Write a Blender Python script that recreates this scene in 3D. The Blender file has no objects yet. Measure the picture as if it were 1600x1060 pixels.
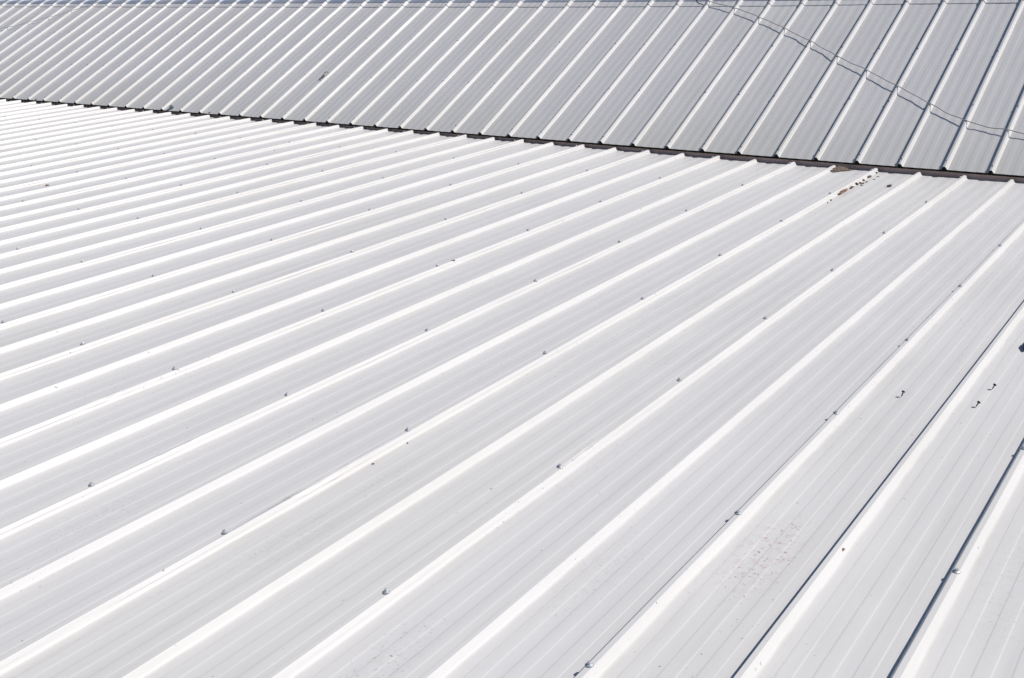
import bpy, bmesh, math, random
from mathutils import Vector, Matrix, Euler
R = math.radians
random.seed(7)
S = bpy.context.scene
C = S.collection

# ------------------------------------------------------------------ camera
cam_d = bpy.data.cameras.new("camera"); cam = bpy.data.objects.new("camera", cam_d); C.objects.link(cam)
cam_d.lens = 39.36; cam_d.sensor_width = 36; cam_d.sensor_fit = 'HORIZONTAL'
cam_d.clip_start = 0.05; cam_d.clip_end = 3000
ax = [[0.828333, 0.560102, 0.012234], [-0.160239, 0.215939, 0.963169], [0.536831, -0.799785, 0.26862]]
cam.matrix_world = Matrix(((ax[0][0], ax[1][0], ax[2][0], 1.29890616),
                           (ax[0][1], ax[1][1], ax[2][1], -6.12118723),
                           (ax[0][2], ax[1][2], ax[2][2], 0.70735133), (0, 0, 0, 1)))
S.camera = cam

# ------------------------------------------------------------------ sky and sun
SUN = Vector((0.588, 0.375, 0.782)).normalized()
w = bpy.data.worlds.new("World"); S.world = w; w.use_nodes = True
nt = w.node_tree; bg = nt.nodes['Background']; sky = nt.nodes.new('ShaderNodeTexSky')
sky.sky_type = 'NISHITA'; sky.sun_disc = False
sky.sun_elevation = math.asin(SUN.z); sky.sun_rotation = math.atan2(SUN.x, SUN.y)
sky.air_density = 1.0; sky.dust_density = 0.6; sky.ozone_density = 2.6
hs = nt.nodes.new('ShaderNodeHueSaturation'); hs.inputs['Saturation'].default_value = 1.15
nt.links.new(sky.outputs[0], hs.inputs['Color']); nt.links.new(hs.outputs[0], bg.inputs[0]); bg.inputs[1].default_value = 0.056
sd = bpy.data.lights.new("sun", 'SUN'); so = bpy.data.objects.new("sun", sd); C.objects.link(so)
sd.energy = 3.7; sd.angle = R(0.53); sd.color = (1.0, 0.965, 0.92)
so.rotation_euler = SUN.to_track_quat('Z', 'Y').to_euler(); so.location = (3, 2, 8)
S.view_settings.view_transform = 'Standard'; S.view_settings.look = 'None'
S.view_settings.exposure = 0.0; S.view_settings.gamma = 1

# ------------------------------------------------------------------ helpers
def tag(o, label=None, cat=None, group=None, kind=None):
    if label: o['label'] = label
    if cat: o['category'] = cat
    if group: o['group'] = group
    if kind: o['kind'] = kind
    return o
def empty(name, loc=(0, 0, 0)):
    o = bpy.data.objects.new(name, None); C.objects.link(o); o.location = loc; o.empty_display_size = .2
    return o
def mesh(name, v, f, mats, parent=None, smooth=None, mi=None):
    m = bpy.data.meshes.new(name); m.from_pydata(v, [], f); m.update()
    for k in (mats if isinstance(mats, (list, tuple)) else [mats]): m.materials.append(k)
    if mi:
        for p, k in zip(m.polygons, mi): p.material_index = k
    if smooth is not None:
        for p in m.polygons: p.use_smooth = True
        if smooth < 179: m.set_sharp_from_angle(angle=R(smooth))
    o = bpy.data.objects.new(name, m); C.objects.link(o)
    if parent: o.parent = parent
    return o
def grid(rows, closed=False):
    n = len(rows[0]); v = [p for r in rows for p in r]; f = []
    for j in range(len(rows) - 1):
        for i in range(n - 1 + (1 if closed else 0)):
            a = j*n + i; b = j*n + (i + 1) % n
            f.append((a, b, b + n, a + n))
    return v, f
def tube(pts, r, seg=8, taper=None):
    rows = []
    for i, p in enumerate(pts):
        d = (pts[min(i+1, len(pts)-1)] - pts[max(i-1, 0)]).normalized()
        s = d.cross(Vector((0, 0, 1)));
        if s.length < 1e-4: s = Vector((1, 0, 0))
        s.normalize(); u = s.cross(d)
        rr = r if taper is None else r*taper[i]
        rows.append([p + (s*math.cos(t) + u*math.sin(t))*rr for t in [2*math.pi*k/seg for k in range(seg)]])
    v, f = grid(rows, True)
    n = len(v); v += [pts[0], pts[-1]]
    for k in range(seg):
        f.append((n, (k+1) % seg, k)); b = n - seg
        f.append((n+1, b + k, b + (k+1) % seg))
    return v, f
def box(x0, x1, y0, y1, z0, z1):
    v = [(x, y, z) for z in (z0, z1) for y in (y0, y1) for x in (x0, x1)]
    return v, [(0, 2, 3, 1), (4, 5, 7, 6), (0, 1, 5, 4), (2, 6, 7, 3), (0, 4, 6, 2), (1, 3, 7, 5)]

# ------------------------------------------------------------------ materials
def mat(name, col, rough=.5, metal=0., spec=.5):
    m = bpy.data.materials.new(name); m.use_nodes = True
    b = m.node_tree.nodes['Principled BSDF']
    b.inputs['Base Color'].default_value = (*col, 1); b.inputs['Roughness'].default_value = rough
    b.inputs['Metallic'].default_value = metal; b.inputs['Specular IOR Level'].default_value = spec
    return m
class NB:
    def __init__(s, m): s.m = m; s.t = m.node_tree; s.b = s.t.nodes['Principled BSDF']
    def n(s, ty, **k):
        o = s.t.nodes.new(ty)
        for a, v in k.items():
            if a.startswith('i_'): o.inputs[int(a[2:])].default_value = v
            else: setattr(o, a, v)
        return o
    def l(s, a, b): s.t.links.new(a, b)
    def math(s, op, a, b=None, c=None, clamp=False):
        o = s.n('ShaderNodeMath', operation=op); o.use_clamp = clamp
        for i, x in enumerate((a, b, c)):
            if x is None: continue
            if isinstance(x, (int, float)): o.inputs[i].default_value = x
            else: s.l(x, o.inputs[i])
        return o.outputs[0]
    def ramp(s, x, a, b, lo=0., hi=1.):
        o = s.n('ShaderNodeMapRange'); o.interpolation_type = 'SMOOTHSTEP'
        s.l(x, o.inputs[0]); o.inputs[1].default_value = a; o.inputs[2].default_value = b
        o.inputs[3].default_value = lo; o.inputs[4].default_value = hi
        return o.outputs[0]
    def noise(s, vec, scale, detail=2., rough=.5, sc=(1, 1, 1), off=(0, 0, 0)):
        mp = s.n('ShaderNodeMapping'); mp.inputs['Scale'].default_value = sc; mp.inputs['Location'].default_value = off
        s.l(vec, mp.inputs[0]); o = s.n('ShaderNodeTexNoise'); s.l(mp.outputs[0], o.inputs['Vector'])
        o.inputs['Scale'].default_value = scale; o.inputs['Detail'].default_value = detail; o.inputs['Roughness'].default_value = rough
        return o.outputs[0]
    def mix(s, f, a, b):
        o = s.n('ShaderNodeMix', data_type='RGBA')
        if isinstance(f, (int, float)): o.inputs[0].default_value = f
        else: s.l(f, o.inputs[0])
        for i, x in ((6, a), (7, b)):
            if isinstance(x, tuple): o.inputs[i].default_value = (*x, 1)
            else: s.l(x, o.inputs[i])
        return o.outputs[2]
    def spot(s, P, x, y, rx, ry):
        sp = s.n('ShaderNodeSeparateXYZ'); s.l(P, sp.inputs[0])
        dx = s.math('DIVIDE', s.math('SUBTRACT', sp.outputs[0], x), rx)
        dy = s.math('DIVIDE', s.math('SUBTRACT', sp.outputs[1], y), ry)
        d = s.math('ADD', s.math('MULTIPLY', dx, dx), s.math('MULTIPLY', dy, dy))
        return s.ramp(d, 0., 1., 1., 0.)

def painted(name, base, eave=False, stains=(), smears=()):
    m = mat(name, base, .36, 0, .24); k = NB(m)
    P = k.n('ShaderNodeTexCoord').outputs['Object']
    # broad weathering and rain streaks running down the slope
    broad = k.noise(P, 1.3, 3, .55)
    streak = k.noise(P, 1.0, 4, .6, sc=(34, 1.1, 1))
    fine = k.noise(P, 1.0, 3, .6, sc=(120, 9, 1))
    c = k.mix(k.ramp(broad, .35, .7), base, (base[0]*.955, base[1]*.955, base[2]*.95))
    st = .26 if eave else .17
    c = k.mix(k.ramp(streak, .42, .8, 0, st*1.6), c, (base[0]*.72, base[1]*.71, base[2]*.69))
    c = k.mix(k.ramp(fine, .5, .85, 0, st), c, (base[0]*.75, base[1]*.74, base[2]*.73))
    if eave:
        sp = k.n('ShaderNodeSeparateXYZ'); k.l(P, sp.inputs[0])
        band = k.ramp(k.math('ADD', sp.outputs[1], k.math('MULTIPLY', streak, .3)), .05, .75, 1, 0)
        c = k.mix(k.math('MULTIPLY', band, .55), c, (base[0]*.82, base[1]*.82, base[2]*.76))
    # every sheet weathers a little differently; beige bounce light painted into the colour along the rib feet
    oi = k.n('ShaderNodeObjectInfo')
    c = k.mix(k.math('MULTIPLY', oi.outputs['Random'], .5), c, (base[0]*.95, base[1]*.95, base[2]*.965))
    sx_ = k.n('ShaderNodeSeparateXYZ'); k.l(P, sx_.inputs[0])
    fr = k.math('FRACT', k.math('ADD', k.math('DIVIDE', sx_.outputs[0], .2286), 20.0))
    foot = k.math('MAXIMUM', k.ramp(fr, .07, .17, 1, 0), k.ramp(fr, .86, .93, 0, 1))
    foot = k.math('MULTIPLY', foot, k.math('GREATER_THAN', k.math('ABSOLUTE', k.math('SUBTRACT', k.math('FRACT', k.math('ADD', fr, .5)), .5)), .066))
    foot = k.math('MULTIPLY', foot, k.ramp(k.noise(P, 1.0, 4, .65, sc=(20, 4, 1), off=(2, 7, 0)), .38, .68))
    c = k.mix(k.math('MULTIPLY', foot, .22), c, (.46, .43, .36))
    # dirt specks in patches
    patch = k.ramp(k.noise(P, 2.1, 3, .6, off=(3, 1, 0)), .53, .66)
    sp1 = k.ramp(k.noise(P, 95, 3, .55, sc=(1, .7, 1)), .665, .72)
    sp2 = k.ramp(k.noise(P, 190, 2, .5, off=(5, 5, 0)), .70, .76)
    allo = k.ramp(k.noise(P, 70, 1, .5, off=(9, 2, 0)), .79, .805)
    dirt = k.math('MULTIPLY', k.math('MAXIMUM', sp1, k.math('MULTIPLY', sp2, .7)), patch)
    c = k.mix(k.math('MULTIPLY', dirt, .6), c, (.24, .19, .14))
    c = k.mix(k.math('MULTIPLY', allo, .6), c, (.13, .11, .09))
    for (x, y, rx, ry, col, amt) in stains:
        ms = k.spot(P, x, y, rx, ry)
        mott = k.ramp(k.noise(P, 42, 4, .65, off=(x, y, 0)), .47, .66)
        mott2 = k.ramp(k.noise(P, 130, 3, .6, off=(y, x, 0)), .6, .7)
        c = k.mix(k.math('MULTIPLY', k.math('MULTIPLY', ms, k.math('ADD', k.math('MULTIPLY', mott, .16), mott2)), amt, clamp=True), c, col)
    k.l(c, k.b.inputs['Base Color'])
    for (x, y, rx, ry, amt) in smears:
        ms = k.spot(P, x, y, rx, ry); c = k.mix(k.math('MULTIPLY', k.math('MULTIPLY', ms, k.ramp(k.noise(P, 30, 4, .6, off=(x, y, 1)), .35, .6)), amt), c, (.33, .34, .38))
    rg = k.ramp(k.noise(P, 5, 4, .6, sc=(6, 1, 1)), .3, .7, .33, .41)
    rg = k.math('ADD', rg, k.math('MULTIPLY', dirt, .2)); k.l(rg, k.b.inputs['Roughness'])
    # slight oil-canning and orange peel of the pressed sheet
    b1 = k.noise(P, 1.0, 2, .5, sc=(9, 2.2, 9)); b2 = k.noise(P, 1.0, 3, .6, sc=(160, 26, 160))
    h = k.math('ADD', k.math('MULTIPLY', b1, .0016), k.math('MULTIPLY', b2, .00002 if eave else .00003))
    bp = k.n('ShaderNodeBump'); bp.inputs['Strength'].default_value = 1; bp.inputs['Distance'].default_value = 1
    k.l(h, bp.inputs['Height']); k.l(bp.outputs[0], k.b.inputs['Normal'])
    return m
M = {}
BASE = (.800, .776, .752)
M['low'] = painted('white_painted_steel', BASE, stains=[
    (.56, -4.08, .085, .24, (.42, .15, .11), .95), (.30, -4.35, .08, .25, (.30, .24, .18), .35),
    (-.34, -4.55, .075, .22, (.30, .24, .18), .45), (-.80, -4.72, .07, .2, (.30, .24, .18), .45), (-.34, -4.2, .06, .14, (.30, .24, .18), .45),
    (.12, -4.75, .08, .2, (.30, .24, .18), .45), (-.57, -3.5, .07, .4, (.5, .49, .47), .5), (-1.03, -4.6, .07, .2, (.3, .25, .2), .3),
    (-.33, -1.1, .09, .5, (.42, .34, .26), .35), (-.425, -.45, .04, .42, (.34, .17, .10), .95), (1.02, -3.9, .08, .4, (.25, .23, .22), .35)],
    smears=[(-.807, -3.77, .02, .13, .35), (-.393, -3.86, .018, .13, .35), (-.183, -3.48, .018, .11, .22), (-.842, -4.92, .012, .05, .75), (-1.03, -4.38, .03, .07, .3), (-3.29, -3.1, .03, .15, .3), (-2.05, -3.3, .03, .10, .3), (.14, -2.41, .015, .12, .2)])
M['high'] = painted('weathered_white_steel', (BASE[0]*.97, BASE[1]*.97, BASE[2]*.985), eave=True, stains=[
    (4.62, .86, .09, .22, (.2, .19, .2), .5), (4.78, .90, .05, .16, (.2, .19, .2), .5)],
    smears=[(-3.15, .06, .07, .09, .8), (-3.98, 1.15, .05, .30, .5), (-4.0, 1.40, .07, .05, .7), (4.66, .84, .05, .12, .3)])
M['cap'] = mat('blue_grey_steel', (.36, .39, .46), .42)
k = NB(M['cap']); P = k.n('ShaderNodeTexCoord').outputs['Object']
k.l(k.mix(k.ramp(k.noise(P, 3, 4, .6), .35, .7), (.30, .34, .43), (.44, .46, .50)), k.b.inputs['Base Color'])
M['galv'] = mat('galvanised_steel', (.66, .67, .69), .42, .4)
M['rubber'] = mat('rubber_washer', (.34, .345, .35), .55)
M['dark'] = mat('dark_foam', (.018, .022, .016), .95, 0, .2)
M['brown'] = mat('brown_fascia_paint', (.80, .58, .52), .6)
k = NB(M['brown']); P = k.n('ShaderNodeTexCoord').outputs['Object']
k.l(k.mix(k.ramp(k.noise(P, 4, 5, .65, sc=(1, 1, 6)), .35, .7), (.84, .60, .54), (.66, .46, .41)), k.b.inputs['Base Color'])
M['wall'] = mat('cream_render', (.55, .52, .46), .85)
k = NB(M['wall']); P = k.n('ShaderNodeTexCoord').outputs['Object']
k.l(k.mix(k.ramp(k.noise(P, 2, 5, .6), .3, .7), (.58, .55, .49), (.46, .43, .38)), k.b.inputs['Base Color'])
M['cable'] = mat('grey_cable_sheath', (.42, .42, .42), .6)
M['bolt'] = mat('blackened_steel', (.025, .02, .022), .55, .3)
M['wire'] = mat('rusty_wire', (.06, .045, .05), .7, .3)
M['rag'] = mat('dark_purple_scrap', (.05, .035, .09), .7)
M['scrap'] = mat('blue_grey_scrap', (.22, .30, .34), .6)
def litter(name, a, b):
    m = mat(name, a, .8); k = NB(m); P = k.n('ShaderNodeTexCoord').outputs['Object']
    k.l(k.mix(k.ramp(k.noise(P, 120, 4, .6), .4, .62), a, b), k.b.inputs['Base Color']); return m
M['leaf'] = litter('dry_leaf_tan', (.23, .165, .125), (.09, .065, .055))
M['bark'] = litter('bark_brown', (.40, .22, .13), (.13, .07, .045))
M['crumb'] = litter('dark_crumb', (.085, .052, .04), (.17, .10, .07))
M['ground'] = mat('dry_ground', (.20, .18, .12), .95)
k = NB(M['ground']); P = k.n('ShaderNodeTexCoord').outputs['Object']
k.l(k.mix(k.ramp(k.noise(P, .35, 8, .65), .4, .62), (.24, .2, .14), (.085, .11, .045)), k.b.inputs['Base Color'])

# ------------------------------------------------------------------ ground
GZ = -3.1
g = mesh('ground', [(-600, -600, GZ), (600, -600, GZ), (600, 600, GZ), (-600, 600, GZ)], [(0, 1, 2, 3)], M['ground'])
tag(g, kind='structure')

# ------------------------------------------------------------------ ribbed sheet
PT = .2286; RH = .0178; TW = .0055; FW = .0154; FL = .0140        # pitch, rib height, half top, half foot
def fillet(a, b, c, r, n=4):
    a, b, c = Vector(a), Vector(b), Vector(c)
    u = (a-b).normalized(); v = (c-b).normalized(); ang = u.angle(v); t = r/math.tan(ang/2)
    p0 = b+u*t; p1 = b+v*t; out = [p0 + u*.0006]
    for i in range(n+1):
        s = i/n; out.append((1-s)**2*p0 + 2*s*(1-s)*b + s*s*p1)
    out.append(p1 + v*.0006); return out
def rib(x, e=0., part='full', lipf=.5):
    """profile of one rib round x; e = outward offset of an overlapping sheet"""
    T = TW + e*.5; F = FW + e; G = FL + e; H = RH + e
    A, Bp, Cc, D = (x-G, e*.6), (x-T, H), (x+T, H), (x+F, e*.0)
    o = fillet((x-G-.02, e*.6), A, Bp, .0022, 3) + fillet(A, Bp, Cc, .0016, 3)
    if part == 'over':
        o += fillet(Bp, Cc, D, .0016, 3)
        o.append(Vector(Cc).lerp(Vector(D), lipf)); return o
    o += fillet(Bp, Cc, D, .0016, 3) + fillet(Cc, D, (x+F+.02, 0), .010, 6)
    return o
def flutes(x):
    o = []; hh = .00065; rw = .0024
    for a, b in ((.19, .31), (.438, .562), (.69, .81)):
        for (q, s0, s1) in ((a, 0, hh), (b, hh, 0)):
            o += [Vector((x + q*PT - rw/2 - .0008, s0)), Vector((x + q*PT - rw/2 + .0006, s0 + (s1-s0)*.12)),
                  Vector((x + q*PT + rw/2 - .0006, s1 - (s1-s0)*.12)), Vector((x + q*PT + rw/2 + .0008, s1))]
    return o
def lift_low(x, y):
    """the old roof has crept up towards the house at its far end"""
    t = min(1, max(0, (y+2.6)/2.5)); return min(.009, .0043*max(0, -x-1.4))*t*t*(3-2*t)
CRUMPLE = {-2: [(-4.34, .22)], -4: [(-4.35, .08), (-3.2, .06)], -6: [(-4.25, .10)], 0: [(-3.9, .05)]}
def sheet(name, k0, n, y0, y1, step, material, parent, M4, rows=None, seed=0, wob=1., offs=None, lip=True, bend=None):
    """sheet covering n pitches from rib k0; its left rib lies under the neighbour, its right rib overlaps the next"""
    rnd = random.Random(seed)
    prof = []                                       # (x, z, tag) tag: 1 = overlapped rib
    o = [(p, 0) for p in rib(k0*PT)][5:]            # start on the rib's left face
    for i in range(n):
        o += [(p, 0) for p in flutes((k0+i)*PT)]
        last = (i == n-1)
        o += [(p, 1 if last else 0) for p in rib((k0+i+1)*PT, .0011 if last else 0, 'over' if last and lip else 'full')]
    ph = [rnd.uniform(0, 6.28) for _ in range(8)]
    ny = max(2, int((y1-y0)/step)); ys = [y0 + (y1-y0)*j/ny for j in range(ny+1)]
    vs = []
    L = len(o); half = len([1 for p, t in o if t == 1])
    for y in ys:
        row = []
        if rows:
            d = min(abs(y-r) for r in rows); sp = abs(rows[1]-rows[0]); lift = min(1, d/(sp*.5))
        else: lift = 1
        wig = math.sin(y*5.1+ph[0])*.5 + math.sin(y*11.7+ph[1])*.35 + math.sin(y*23+ph[2])*.25
        for idx, (p, t) in enumerate(o):
            x, z = p
            oc = (math.sin(y*1.9+ph[3]+x*9)*.5 + math.sin(y*4.3+ph[4]-x*14)*.3)*.00045*wob
            z2 = z + oc
            if t == 1:
                last = (idx == L-1)
                z2 += .0004 + .0010*lift**.6*wob*(.6+.4*math.sin(y*3.1+ph[5]))
                x2 = x + wig*.0007*wob*lift
                if last:
                    x2 += .0016*wig*lift; z2 += -.0012*wig*lift*0 + .0004
            else: x2 = x
            fr = (x/PT) % 1.
            if t != 1 and .08 < fr < .93: z2 -= .0013*wob*(.8+.35*math.sin(y*1.3+ph[6]))*math.sin(math.pi*(fr-.08)/.85)
            if t == 1 and bend:
                for cy, cw in CRUMPLE.get(k0+n, ()):
                    g_ = math.exp(-((y-cy)/cw)**2)
                    if g_ > .02:
                        x2 += g_*.0011*math.sin(y*190+idx*1.3); z2 += g_*.0010*(math.sin(y*131+idx*.9)-.6)
            if bend: z2 += bend(x, y)
            row.append((x2, y, z2))
        vs.append(row)
    v, f = grid(vs)
    ob = mesh(name, v, f, material, parent, smooth=32)
    ob.matrix_basis = M4
    return ob
def screw_mesh(name='screw'):
    v = []; f = []; mi = []
    def ring(r, z, n, a0=0): 
        b = len(v); v.extend([(r*math.cos(2*math.pi*i/n+a0), r*math.sin(2*math.pi*i/n+a0), z) for i in range(n)]); return b
    def wall(a, b, n, m):
        for i in range(n): f.append((a+i, a+(i+1) % n, b+(i+1) % n, b+i)); mi.append(m)
    n = 16
    a = ring(.0078, -.0006, n); b = ring(.0080, .0010, n); wall(a, b, n, 1)
    c = ring(.0068, .0011, n); d = ring(.0068, .0018, n); e = ring(.0052, .0027, n)
    wall(b, c, n, 0); wall(c, d, n, 0); wall(d, e, n, 0); f.append(tuple(range(e, e+n))); mi.append(0)
    h0 = ring(.0042, .0026, 6); h1 = ring(.0042, .0062, 6); h2 = ring(.0036, .0070, 6)
    wall(h0, h1, 6, 0); wall(h1, h2, 6, 0); f.append(tuple(range(h2, h2+6))); mi.append(0)
    m = bpy.data.meshes.new(name); m.from_pydata(v, [], f); m.update()
    m.materials.append(M['galv']); m.materials.append(M['rubber'])
    for p, q in zip(m.polygons, mi): p.material_index = q
    return m
SCREW = screw_mesh()
MC = cam.matrix_world.inverted()
def proj(p):
    q = MC @ p
    if q.z >= -.1: return None
    return (.5 + q.x/-q.z*39.36/36, .5 + q.y/-q.z*39.36/36*1600/1060, -q.z)
def place_screws(pos, M4, root, keep=100, size=1.02):
    """pos: local positions; the 100 that show largest are parts, the rest one part"""
    vis = []; 
    for p in pos:
        q = proj(root.matrix_basis @ M4 @ Vector(p))
        if q and -.01 < q[0] < 1.01 and -.01 < q[1] < 1.01: vis.append((q[2], p))
    vis.sort()
    near_, rest = vis[:keep], vis[keep:]
    rnd = random.Random(3)
    proto = bpy.data.objects.new('screw', SCREW)
    for i, (d, p) in enumerate(near_):
        s = proto if i == 0 else proto.copy()
        C.objects.link(s); s.parent = root
        s.matrix_basis = M4 @ Matrix.Translation(p) @ Euler((rnd.gauss(0, .06), rnd.gauss(0, .06), rnd.uniform(0, 6.28))).to_matrix().to_4x4() @ Matrix.Scale(size, 4)
    if rest:
        bm = bmesh.new()
        for d, p in rest:
            b = len(bm.verts); bm.from_mesh(SCREW); bm.verts.ensure_lookup_table()
            for vv in list(bm.verts)[b:]: vv.co += Vector(p)
        m = bpy.data.meshes.new('screws'); bm.to_mesh(m); bm.free()
        m.materials.append(M['galv']); m.materials.append(M['rubber'])
        o = bpy.data.objects.new('screws', m); C.objects.link(o); o.parent = root; o.matrix_basis = M4; tag(o, kind='stuff')

# ------------------------------------------------------------------ foreground roof
A1 = R(4.5)
LOW = Matrix.Translation((0, .0014, -.01775)) @ Matrix.Rotation(A1, 4, 'X')
low = empty('metal_roof', (0, 0, GZ))
tag(low, 'low white ribbed steel roof filling the foreground, below the grey house roof', 'roof')
LOWL = Matrix.Translation((0, 0, -GZ)) @ LOW
DT = .64924; rowsL = [-4.6331 + DT*r for r in range(-4, 8)]
K0, K1 = -48, 14
for i, kk in enumerate(range(K0, K1, 2)):
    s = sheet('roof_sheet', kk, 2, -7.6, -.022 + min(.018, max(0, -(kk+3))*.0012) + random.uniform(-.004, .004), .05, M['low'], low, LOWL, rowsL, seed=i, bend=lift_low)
rs = random.Random(5); pos = []
for kk in range(K0+2, K1, 2):
    for y in rowsL: pos.append((kk*PT - .0015 + rs.gauss(0, .0012), y + rs.gauss(0, .006), RH + .0018 + lift_low(kk*PT, y)))
place_screws(pos, LOWL, low)
# the carcass under the sheets
v, f = box(K0*PT+.1, K1*PT-.1, -7.4, -.02, -.14, -.012)
o = mesh('roof_frame', v, f, M['wall'], low); o.matrix_basis = LOWL
v, f = box(K0*PT+.3, K1*PT-.3, -7.2, -7.05, 0, -GZ-.80); mesh('wall', v, f, M['wall'], low)
v, f = box(K0*PT+.3, K0*PT+.45, -7.05, -.05, 0, -GZ-.80); mesh('wall', v, f, M['wall'], low)
v, f = box(K1*PT-.45, K1*PT-.3, -7.05, -.05, 0, -GZ-.80); mesh('wall', v, f, M['wall'], low)

# ------------------------------------------------------------------ house behind, with the grey-looking roof
A2 = R(30.21)
HX, HY, HZ = -5.1383, .01976, .0290
HIGH = Matrix.Translation((HX, HY, HZ)) @ Matrix.Rotation(A2, 4, 'X')
house = empty('house', (0, 0, GZ))
tag(house, 'house behind with a steeper grey-white ribbed steel roof rising to its ridge', 'house')
HL = Matrix.Translation((0, 0, -GZ)) @ HIGH
rowsH = [.022, .556, 1.115]
J0, J1 = -34, 32
for i, kk in enumerate(range(J0, J1, 4)):
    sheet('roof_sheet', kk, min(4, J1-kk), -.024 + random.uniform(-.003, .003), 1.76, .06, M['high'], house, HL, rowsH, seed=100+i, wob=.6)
pos = [(kk*PT + rs.gauss(0, .0012), y + rs.gauss(0, .006) + (kk*PT*.0015), RH + .0012) for kk in range(J0+1, J1) for y in rowsH]
place_screws(pos, HL, house, 100, .75)

# ridge flashing: ribbed strips folded over the ridge
def interp(x, xs, ys):
    if x <= xs[0]: return ys[0]
    for a, b, c, d in zip(xs, xs[1:], ys, ys[1:]):
        if x <= b: return c + (d-c)*(x-a)/(b-a)
    return ys[-1]
def cap_piece(name, k0, n, tfun, dz, tend, mt, bend=True):
    prof = []
    for i in range(n):
        prof += [p for p in rib((k0+i)*PT, dz*.4)] + flutes((k0+i)*PT)
    prof += [p for p in rib((k0+n)*PT, dz*.4)]
    rows = []
    TR = 1.735; RR = .085; turn = R(58)
    ss = [0, .02, .05] ; tmax = TR
    path = []
    def at(t):              # arc-length along the slope, over the ridge and down the far side
        if t <= TR: return (t, 0., 0.)
        a = (t-TR)/RR
        if a <= turn: return (TR + RR*math.sin(a), -RR*(1-math.cos(a)), a)
        e = t - TR - RR*turn
        return (TR + RR*math.sin(turn) + e*math.cos(turn), -RR*(1-math.cos(turn)) - e*math.sin(turn), turn)
    nt = 26
    for j in range(nt+1):
        row = []
        for p in prof:
            t0 = tfun(p.x); t = t0 + (tend-t0)*j/nt
            y, z, a = at(t); hgt = p.y + dz
            row.append((p.x, y + hgt*math.sin(a), z + hgt*math.cos(a)))
        rows.append(row)
    # turned-down front edge
    rows.insert(0, [(x, y-.0008, z-dz*.7) for x, y, z in rows[0]])
    v, f = grid(rows)
    o = mesh(name, v, f, mt, house, smooth=40); o.matrix_basis = HL; return o
edge = lambda x: interp(x, [-1.5, 1.3, 2.4, 3.4, 4.28, 5.04, 6], [1.634, 1.641, 1.648, 1.659, 1.686, 1.699, 1.703]) + .0012*math.sin(x*2.7)
for kk in range(J0, J1, 11):
    cap_piece('ridge_flashing', kk, min(11, J1-kk), edge, .0028 + .0006*((kk-J0)//11 % 2), 1.80, M['high'])
for kk in range(J0, J1, 11):
    cap_piece('ridge_cap', kk, min(11, J1-kk), lambda x: interp(x, [-5.5, -1.5, 1.3, 3, 6], [1.690, 1.700, 1.712, 1.725, 1.765]) + .001*math.sin(x*3.3), .0058 + .0006*((kk-J0)//11 % 2), 2.05, M['cap'])
# far slope of the roof
TR = 1.735; RR = .085; tn = R(58)
yb = TR + RR*math.sin(tn) ; zb = -RR*(1-math.cos(tn))
BACK = HL @ Matrix.Translation((0, yb, zb-.004)) @ Matrix.Rotation(-tn, 4, 'X')
for kk in range(J0, J1, 11):
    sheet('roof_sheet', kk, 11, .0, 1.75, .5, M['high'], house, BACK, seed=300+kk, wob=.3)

# foam closure strip under the eave, filling the ribs
prof = []
for kk in range(J0, J1): prof += [p for p in rib(kk*PT, -.0006)]
r0 = [(p.x, -.020, p.y - .0008) for p in prof]; r1 = [(p.x, -.020, -.0155) for p in prof]; r2 = [(p.x, .0, -.0155) for p in prof]
r_ = [(p.x, .0, p.y-.0008) for p in prof]
v, f = grid([r_, r0, r1, r2]); o = mesh('closure_strip', v, f, M['dark'], house); o.matrix_basis = HL
# fascia, apron flashing and walls
x0, x1 = HX + J0*PT + .05, HX + J1*PT - .05
v, f = box(x0, x1, .012, .032, -GZ-.30, -GZ+.014); v = [(x, y + (.03 if x < 0 else 0), z + (.012 if x < 0 and z > -GZ else 0)) for x, y, z in v]; mesh('fascia', v, f, M['brown'], house)
v, f = box(x0, x1, -.01, .011, -GZ-.034, -GZ-.030); mesh('apron_flashing', v, f, M['brown'], house)
v, f = box(x0+.2, x1-.2, .30, .45, 0, -GZ+.10); mesh('wall', v, f, M['wall'], house)
v, f = box(x0+.2, x1-.2, 2.9, 3.05, 0, -GZ+.10); mesh('wall', v, f, M['wall'], house)
for xx in (x0+.2, x1-.35):
    v = [(xx, .45, 0), (xx, 2.9, 0), (xx, 2.9, -GZ+.10), (xx, 1.62, -GZ+.80), (xx, .45, -GZ+.16)]
    v += [(x+.15, y, z) for x, y, z in v]; f = [(4, 3, 2, 1, 0), (5, 6, 7, 8, 9)] + [(i, (i+1) % 5, 5+(i+1) % 5, 5+i) for i in range(5)]
    mesh('gable', v, f, M['wall'], house)

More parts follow.
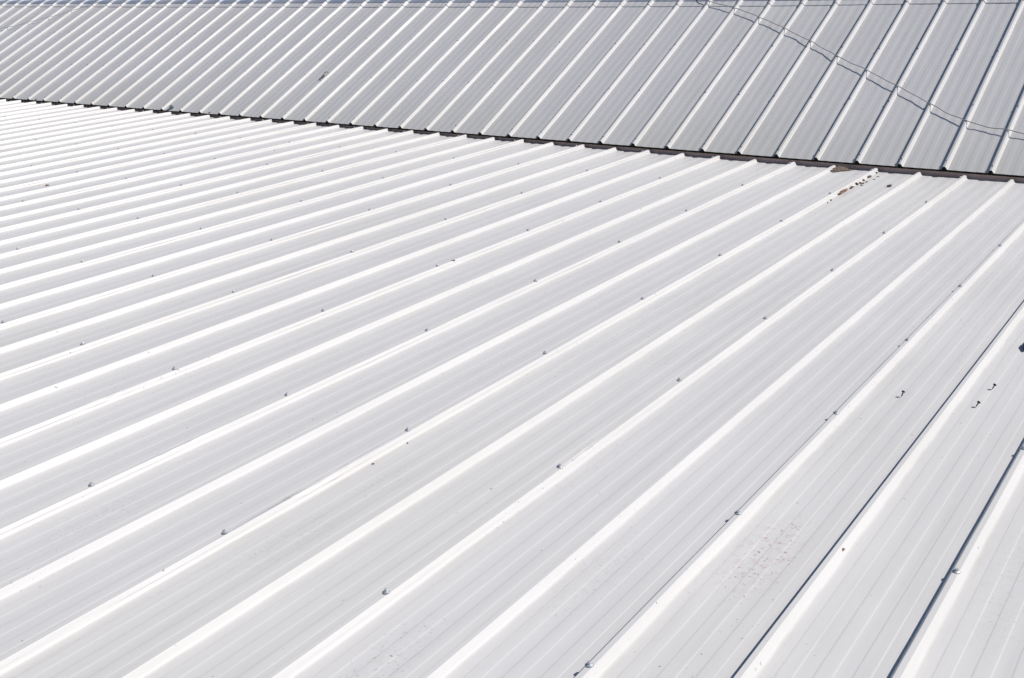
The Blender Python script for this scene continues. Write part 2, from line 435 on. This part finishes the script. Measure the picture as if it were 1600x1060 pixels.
# ------------------------------------------------------------------ cables lying over the upper roof
def spline(pts, n=10):
    out = []
    for i in range(len(pts)-1):
        p0 = pts[max(i-1, 0)]; p1 = pts[i]; p2 = pts[i+1]; p3 = pts[min(i+2, len(pts)-1)]
        for j in range(n):
            t = j/n; out.append(.5*((2*p1) + (p2-p0)*t + (2*p0-5*p1+4*p2-p3)*t*t + (3*p1-p0-3*p2+p3)*t**3))
    out.append(pts[-1]); return out
def cable(name, pl, r, label, seed):
    rnd = random.Random(seed)
    pts = spline([Vector((x, y, 0)) for x, y in pl], 24); out = []
    for p in pts:
        fx = (p.x/PT) % 1.; d = min(fx, 1-fx)*PT
        u = d/(PT/2)
        z = RH + r + .0012 - .004*(1-math.cos(math.pi*min(1, u)))/2*(1+.7*math.sin(p.x*5+seed))
        out.append(Vector((p.x + .0008*math.sin(p.y*37), p.y + .002*math.sin(p.x*19+seed) + .0018*math.sin(p.x*47), z)))
    v, f = tube(out, r, 7); o = mesh(name, v, f, M['cable'], None, smooth=60); o.matrix_world = HIGH
    return tag(o, label, 'cable', 'cables on the upper roof')
cable('cable', [(2.86, 1.755), (2.959, 1.695), (3.2, 1.60), (3.509, 1.434), (3.659, 1.338), (3.87, 1.2), (4.109, 1.025), (4.344, .869), (4.566, .716), (4.802, .548),
      (5.025, .403), (5.256, .335), (5.46, .29), (5.8, .24), (6.4, .10)], .0026, 'long thin grey cable slanting down the grey roof, crossing the ribs at the right', 1)
cable('cable', [(-5.6, 1.03), (-5.1, 1.12), (-4.71, 1.20), (-4.506, 1.311), (-4.26, 1.418), (-4.067, 1.549), (-3.9, 1.66), (-3.78, 1.75)], .0018,
      'short faint cable crossing the grey roof ribs in the far left corner under the ridge', 2)

# ------------------------------------------------------------------ small things lying on the roofs
def blob(name, r, sc, mt, seed, sub=2):
    rnd = random.Random(seed); bm = bmesh.new(); bmesh.ops.create_icosphere(bm, subdivisions=sub, radius=1)
    for vtx in bm.verts:
        c = vtx.co; k = 1 + .28*math.sin(c.x*3.1+seed)*math.sin(c.y*4.3+seed*2) + rnd.uniform(-.12, .12)
        vtx.co = Vector((c.x*sc[0]*k, c.y*sc[1]*k, max(c.z, -.35)*sc[2]*k))*r
    m = bpy.data.meshes.new(name); bm.to_mesh(m); bm.free(); m.materials.append(mt)
    o = bpy.data.objects.new(name, m); C.objects.link(o); return o
def face_z(x, y=0):
    """height of the sheet surface at x on the low roof"""
    d = abs((x/PT + .5) % 1 - .5)*PT
    return RH if d < TW else RH*max(0, (FW-d)/(FW-TW))
def put(o, x, y, z=0, rz=0, base=LOW): o.matrix_world = base @ Matrix.Translation((x, y, z)) @ Matrix.Rotation(rz, 4, 'Z'); return o

def loose_screw(x, y, lean, az, label):
    """dark fixing standing crookedly in the sheet: round head on a thin shank"""
    root = empty('loose_screw'); root.matrix_world = LOW @ Matrix.Translation((x, y, .0008)) @ Matrix.Rotation(az, 4, 'Z') @ Matrix.Rotation(lean, 4, 'Y') @ Matrix.Scale(.82, 4)
    tag(root, label, 'screw', 'dark loose screws on the white roof')
    v, f = tube([Vector((0, 0, z)) for z in (0, .004, .010, .0165)], .0019, 8, [.5, 1, 1, 1.1]); mesh('shank', v, f, M['bolt'], root)
    rows = [[Vector((r*math.cos(t), r*math.sin(t), z)) for t in [k*math.pi/6 for k in range(12)]] for r, z in ((.0001, .0155), (.0052, .0157), (.0060, .0172), (.0052, .0196), (.003, .0212), (.0001, .0216))]
    v, f = grid(rows, True); mesh('head', v, f, M['bolt'], root, smooth=60)
loose_screw(.5574, -3.100, .35, .9, 'dark loose screw standing alone in the pan left of the thin blue shadow line')
loose_screw(.7560, -2.925, .40, .3, 'upper of the two dark loose screws side by side near the right frame edge')
loose_screw(.7470, -3.075, .42, .35, 'lower of the two dark loose screws side by side near the right frame edge')

o = blob('scrap', .013, (.5, 2.6, .7), M['rag'], 4); put(o, .765, -2.53, .006, .2)
tag(o, 'small dark purple scrap cut off by the right edge of the picture', 'scrap')
o = blob('scrap', .018, (1.3, 1.0, .9), M['scrap'], 9); put(o, -1.055+.0, .012, .010, .3, HIGH)
tag(o, 'blue-grey scrap caught at the eave of the grey roof, far left', 'scrap')

# curled scrap of dry bark wedged against the rib end
top = [(-.668, -.105, .015), (-.645, -.135, .008), (-.612, -.085, .007), (-.575, -.030, .002), (-.615, -.022, .010), (-.655, -.030, .019), (-.640, -.075, .016)]
v = list(top) + [(x + .004, y + .006, max(.0006, z - .006)) for x, y, z in top]
ring = [0, 1, 2, 3, 4, 5]
f = [(a, b, 6) for a, b in zip(ring, ring[1:] + ring[:1])] + [(b+7, a+7, 13) for a, b in zip(ring, ring[1:] + ring[:1])] + [(b, a, a+7, b+7) for a, b in zip(ring, ring[1:] + ring[:1])]
o = mesh('bark_flake', v, f, M['leaf'], None); o.matrix_world = LOW
tag(o, 'pointed brown bark flake wedged beside a rib end just below the eave gap', 'bark')
# bark strip by the next rib
o = blob('bark_strip', .010, (1.0, 6.0, .45), M['bark'], 12, 3); put(o, -.4400, -.600, .007, .02)
tag(o, 'reddish tan strip of bark lying along the rib at the crumb trail end', 'bark')
o = blob('seed_pod', .0078, (1.1, 1.9, .8), M['crumb'], 15, 2); put(o, -.2786, -.372, .005, -.5)
tag(o, 'dark seed pod lying on its own right of the crumb trail, against the next rib', 'seed pod')
proto = None
crumbs = [(-.4545, -.392, 1.25), (-.4476, -.280, 1.0), (-.441, -.184, 1.3), (-.436, -.500, .8), (-.4536, -.060, .9), (-.425, -.3566, .8), (-.432, -.800, .6),
          (-.457, -.665, 1.0), (-.442, -.470, .9), (-.415, -.310, .6), (-.400, -.23, .5), (-.412, -.40, .6), (-.448, -.205, .8), (-.4497, -.34, .7), (-.405, -.15, .45), (-.428, -.86, .45)]
vars_ = [blob('leaf_crumb', .0075, s, M['crumb'], 20+i, 2) for i, s in enumerate(((1, 1.6, .7), (1.3, 1.2, .6), (.8, 2.2, .6)))]
rc = random.Random(11)
CL = {0: 'large dark crumb halfway along the litter trail beside the rib', 1: 'dark crumb in the upper half of the litter trail, next above the large middle one',
      2: 'big dark crumb high in the litter trail, just below the rib tip', 3: 'dark crumb directly above the reddish bark strip in the litter trail',
      4: 'dark crumb on the very tip of the rib at the top of the litter trail', 6: 'small dark crumb right of the rib just below the bark strip',
      7: 'dark crumb at the lower tip of the reddish bark strip', 15: 'lowest and smallest dark crumb, trailing below all the litter by the rib'}
for i, (x, y, s) in enumerate(crumbs):
    o = vars_[i] if i < 3 else vars_[i % 3].copy()
    if i >= 3: C.objects.link(o)
    if -.46 < x < -.4425 and y > -1: x = -.4415
    o.matrix_world = LOW @ Matrix.Translation((x, y, .003*s + face_z(x))) @ Matrix.Rotation(rc.uniform(0, 3.1), 4, 'Z') @ Matrix.Scale(s, 4)
    tag(o, CL.get(i, 'tiny dark crumb scattered among the bigger bits of the litter trail below the eave'), 'leaf litter', 'crumbs in the litter trail by the rib')
# stray crumbs elsewhere, each told apart by its place
for x, y, s, lab in ((-4.076, -.9113, 1.1, 'dark speck of debris on a rib in the far left part of the white roof'),
                     (-1.3673, -2.5908, .6, 'dark speck on a rib just up the slope from a screw, mid roof'),
                     (-.4429+.006, -4.0275, .28, 'tiny dark crumb below the screw on the rib with crumpled lap, mid roof'),
                     (-.4364+.004, -4.1689, .34, 'small dark crumb at a rib foot left of a screw, mid roof'),
                     (.6957, -4.0023, .45, 'red-brown crumb at the foot of a rib in the lower right'),
                     (-4.4705, -2.3138, 1., 'brownish speck on a rib near the left edge of the white roof')):
    o = vars_[rc.randrange(3)].copy(); C.objects.link(o)
    if 'red-brown' in lab or 'brownish' in lab:
        o.data = o.data.copy(); o.data.materials[0] = M['bark']
    if -.46 < x < -.4425 and y > -1: x = -.4415
    o.matrix_world = LOW @ Matrix.Translation((x, y, .003*s + face_z(x))) @ Matrix.Rotation(rc.uniform(0, 3.1), 4, 'Z') @ Matrix.Scale(s, 4)
    tag(o, lab, 'debris', 'stray crumbs on the white roof')

# twisted wire loop on the upper roof
pts = [Vector((.165, .500, .006)), Vector((.168, .535, .010)), Vector((.178, .572, .008)), Vector((.186, .600, .006)), Vector((.175, .560, .016)), Vector((.190, .535, .010)), Vector((.202, .515, .008)),
       Vector((.190, .570, .02)), Vector((.198, .612, .03)), Vector((.222, .628, .026)), Vector((.240, .612, .017)), Vector((.238, .585, .018))]
pts = [Vector((.202 + (p.x-.202)*.62, .548 + (p.y-.560)*.62, p.z)) for p in pts]
v, f = tube(spline(pts, 8), .0022, 6); o = mesh('wire_loop', v, f, M['wire'], None, smooth=60); o.matrix_world = HIGH
tag(o, 'small twisted loop of dark wire caught by a rib on the grey roof', 'wire')
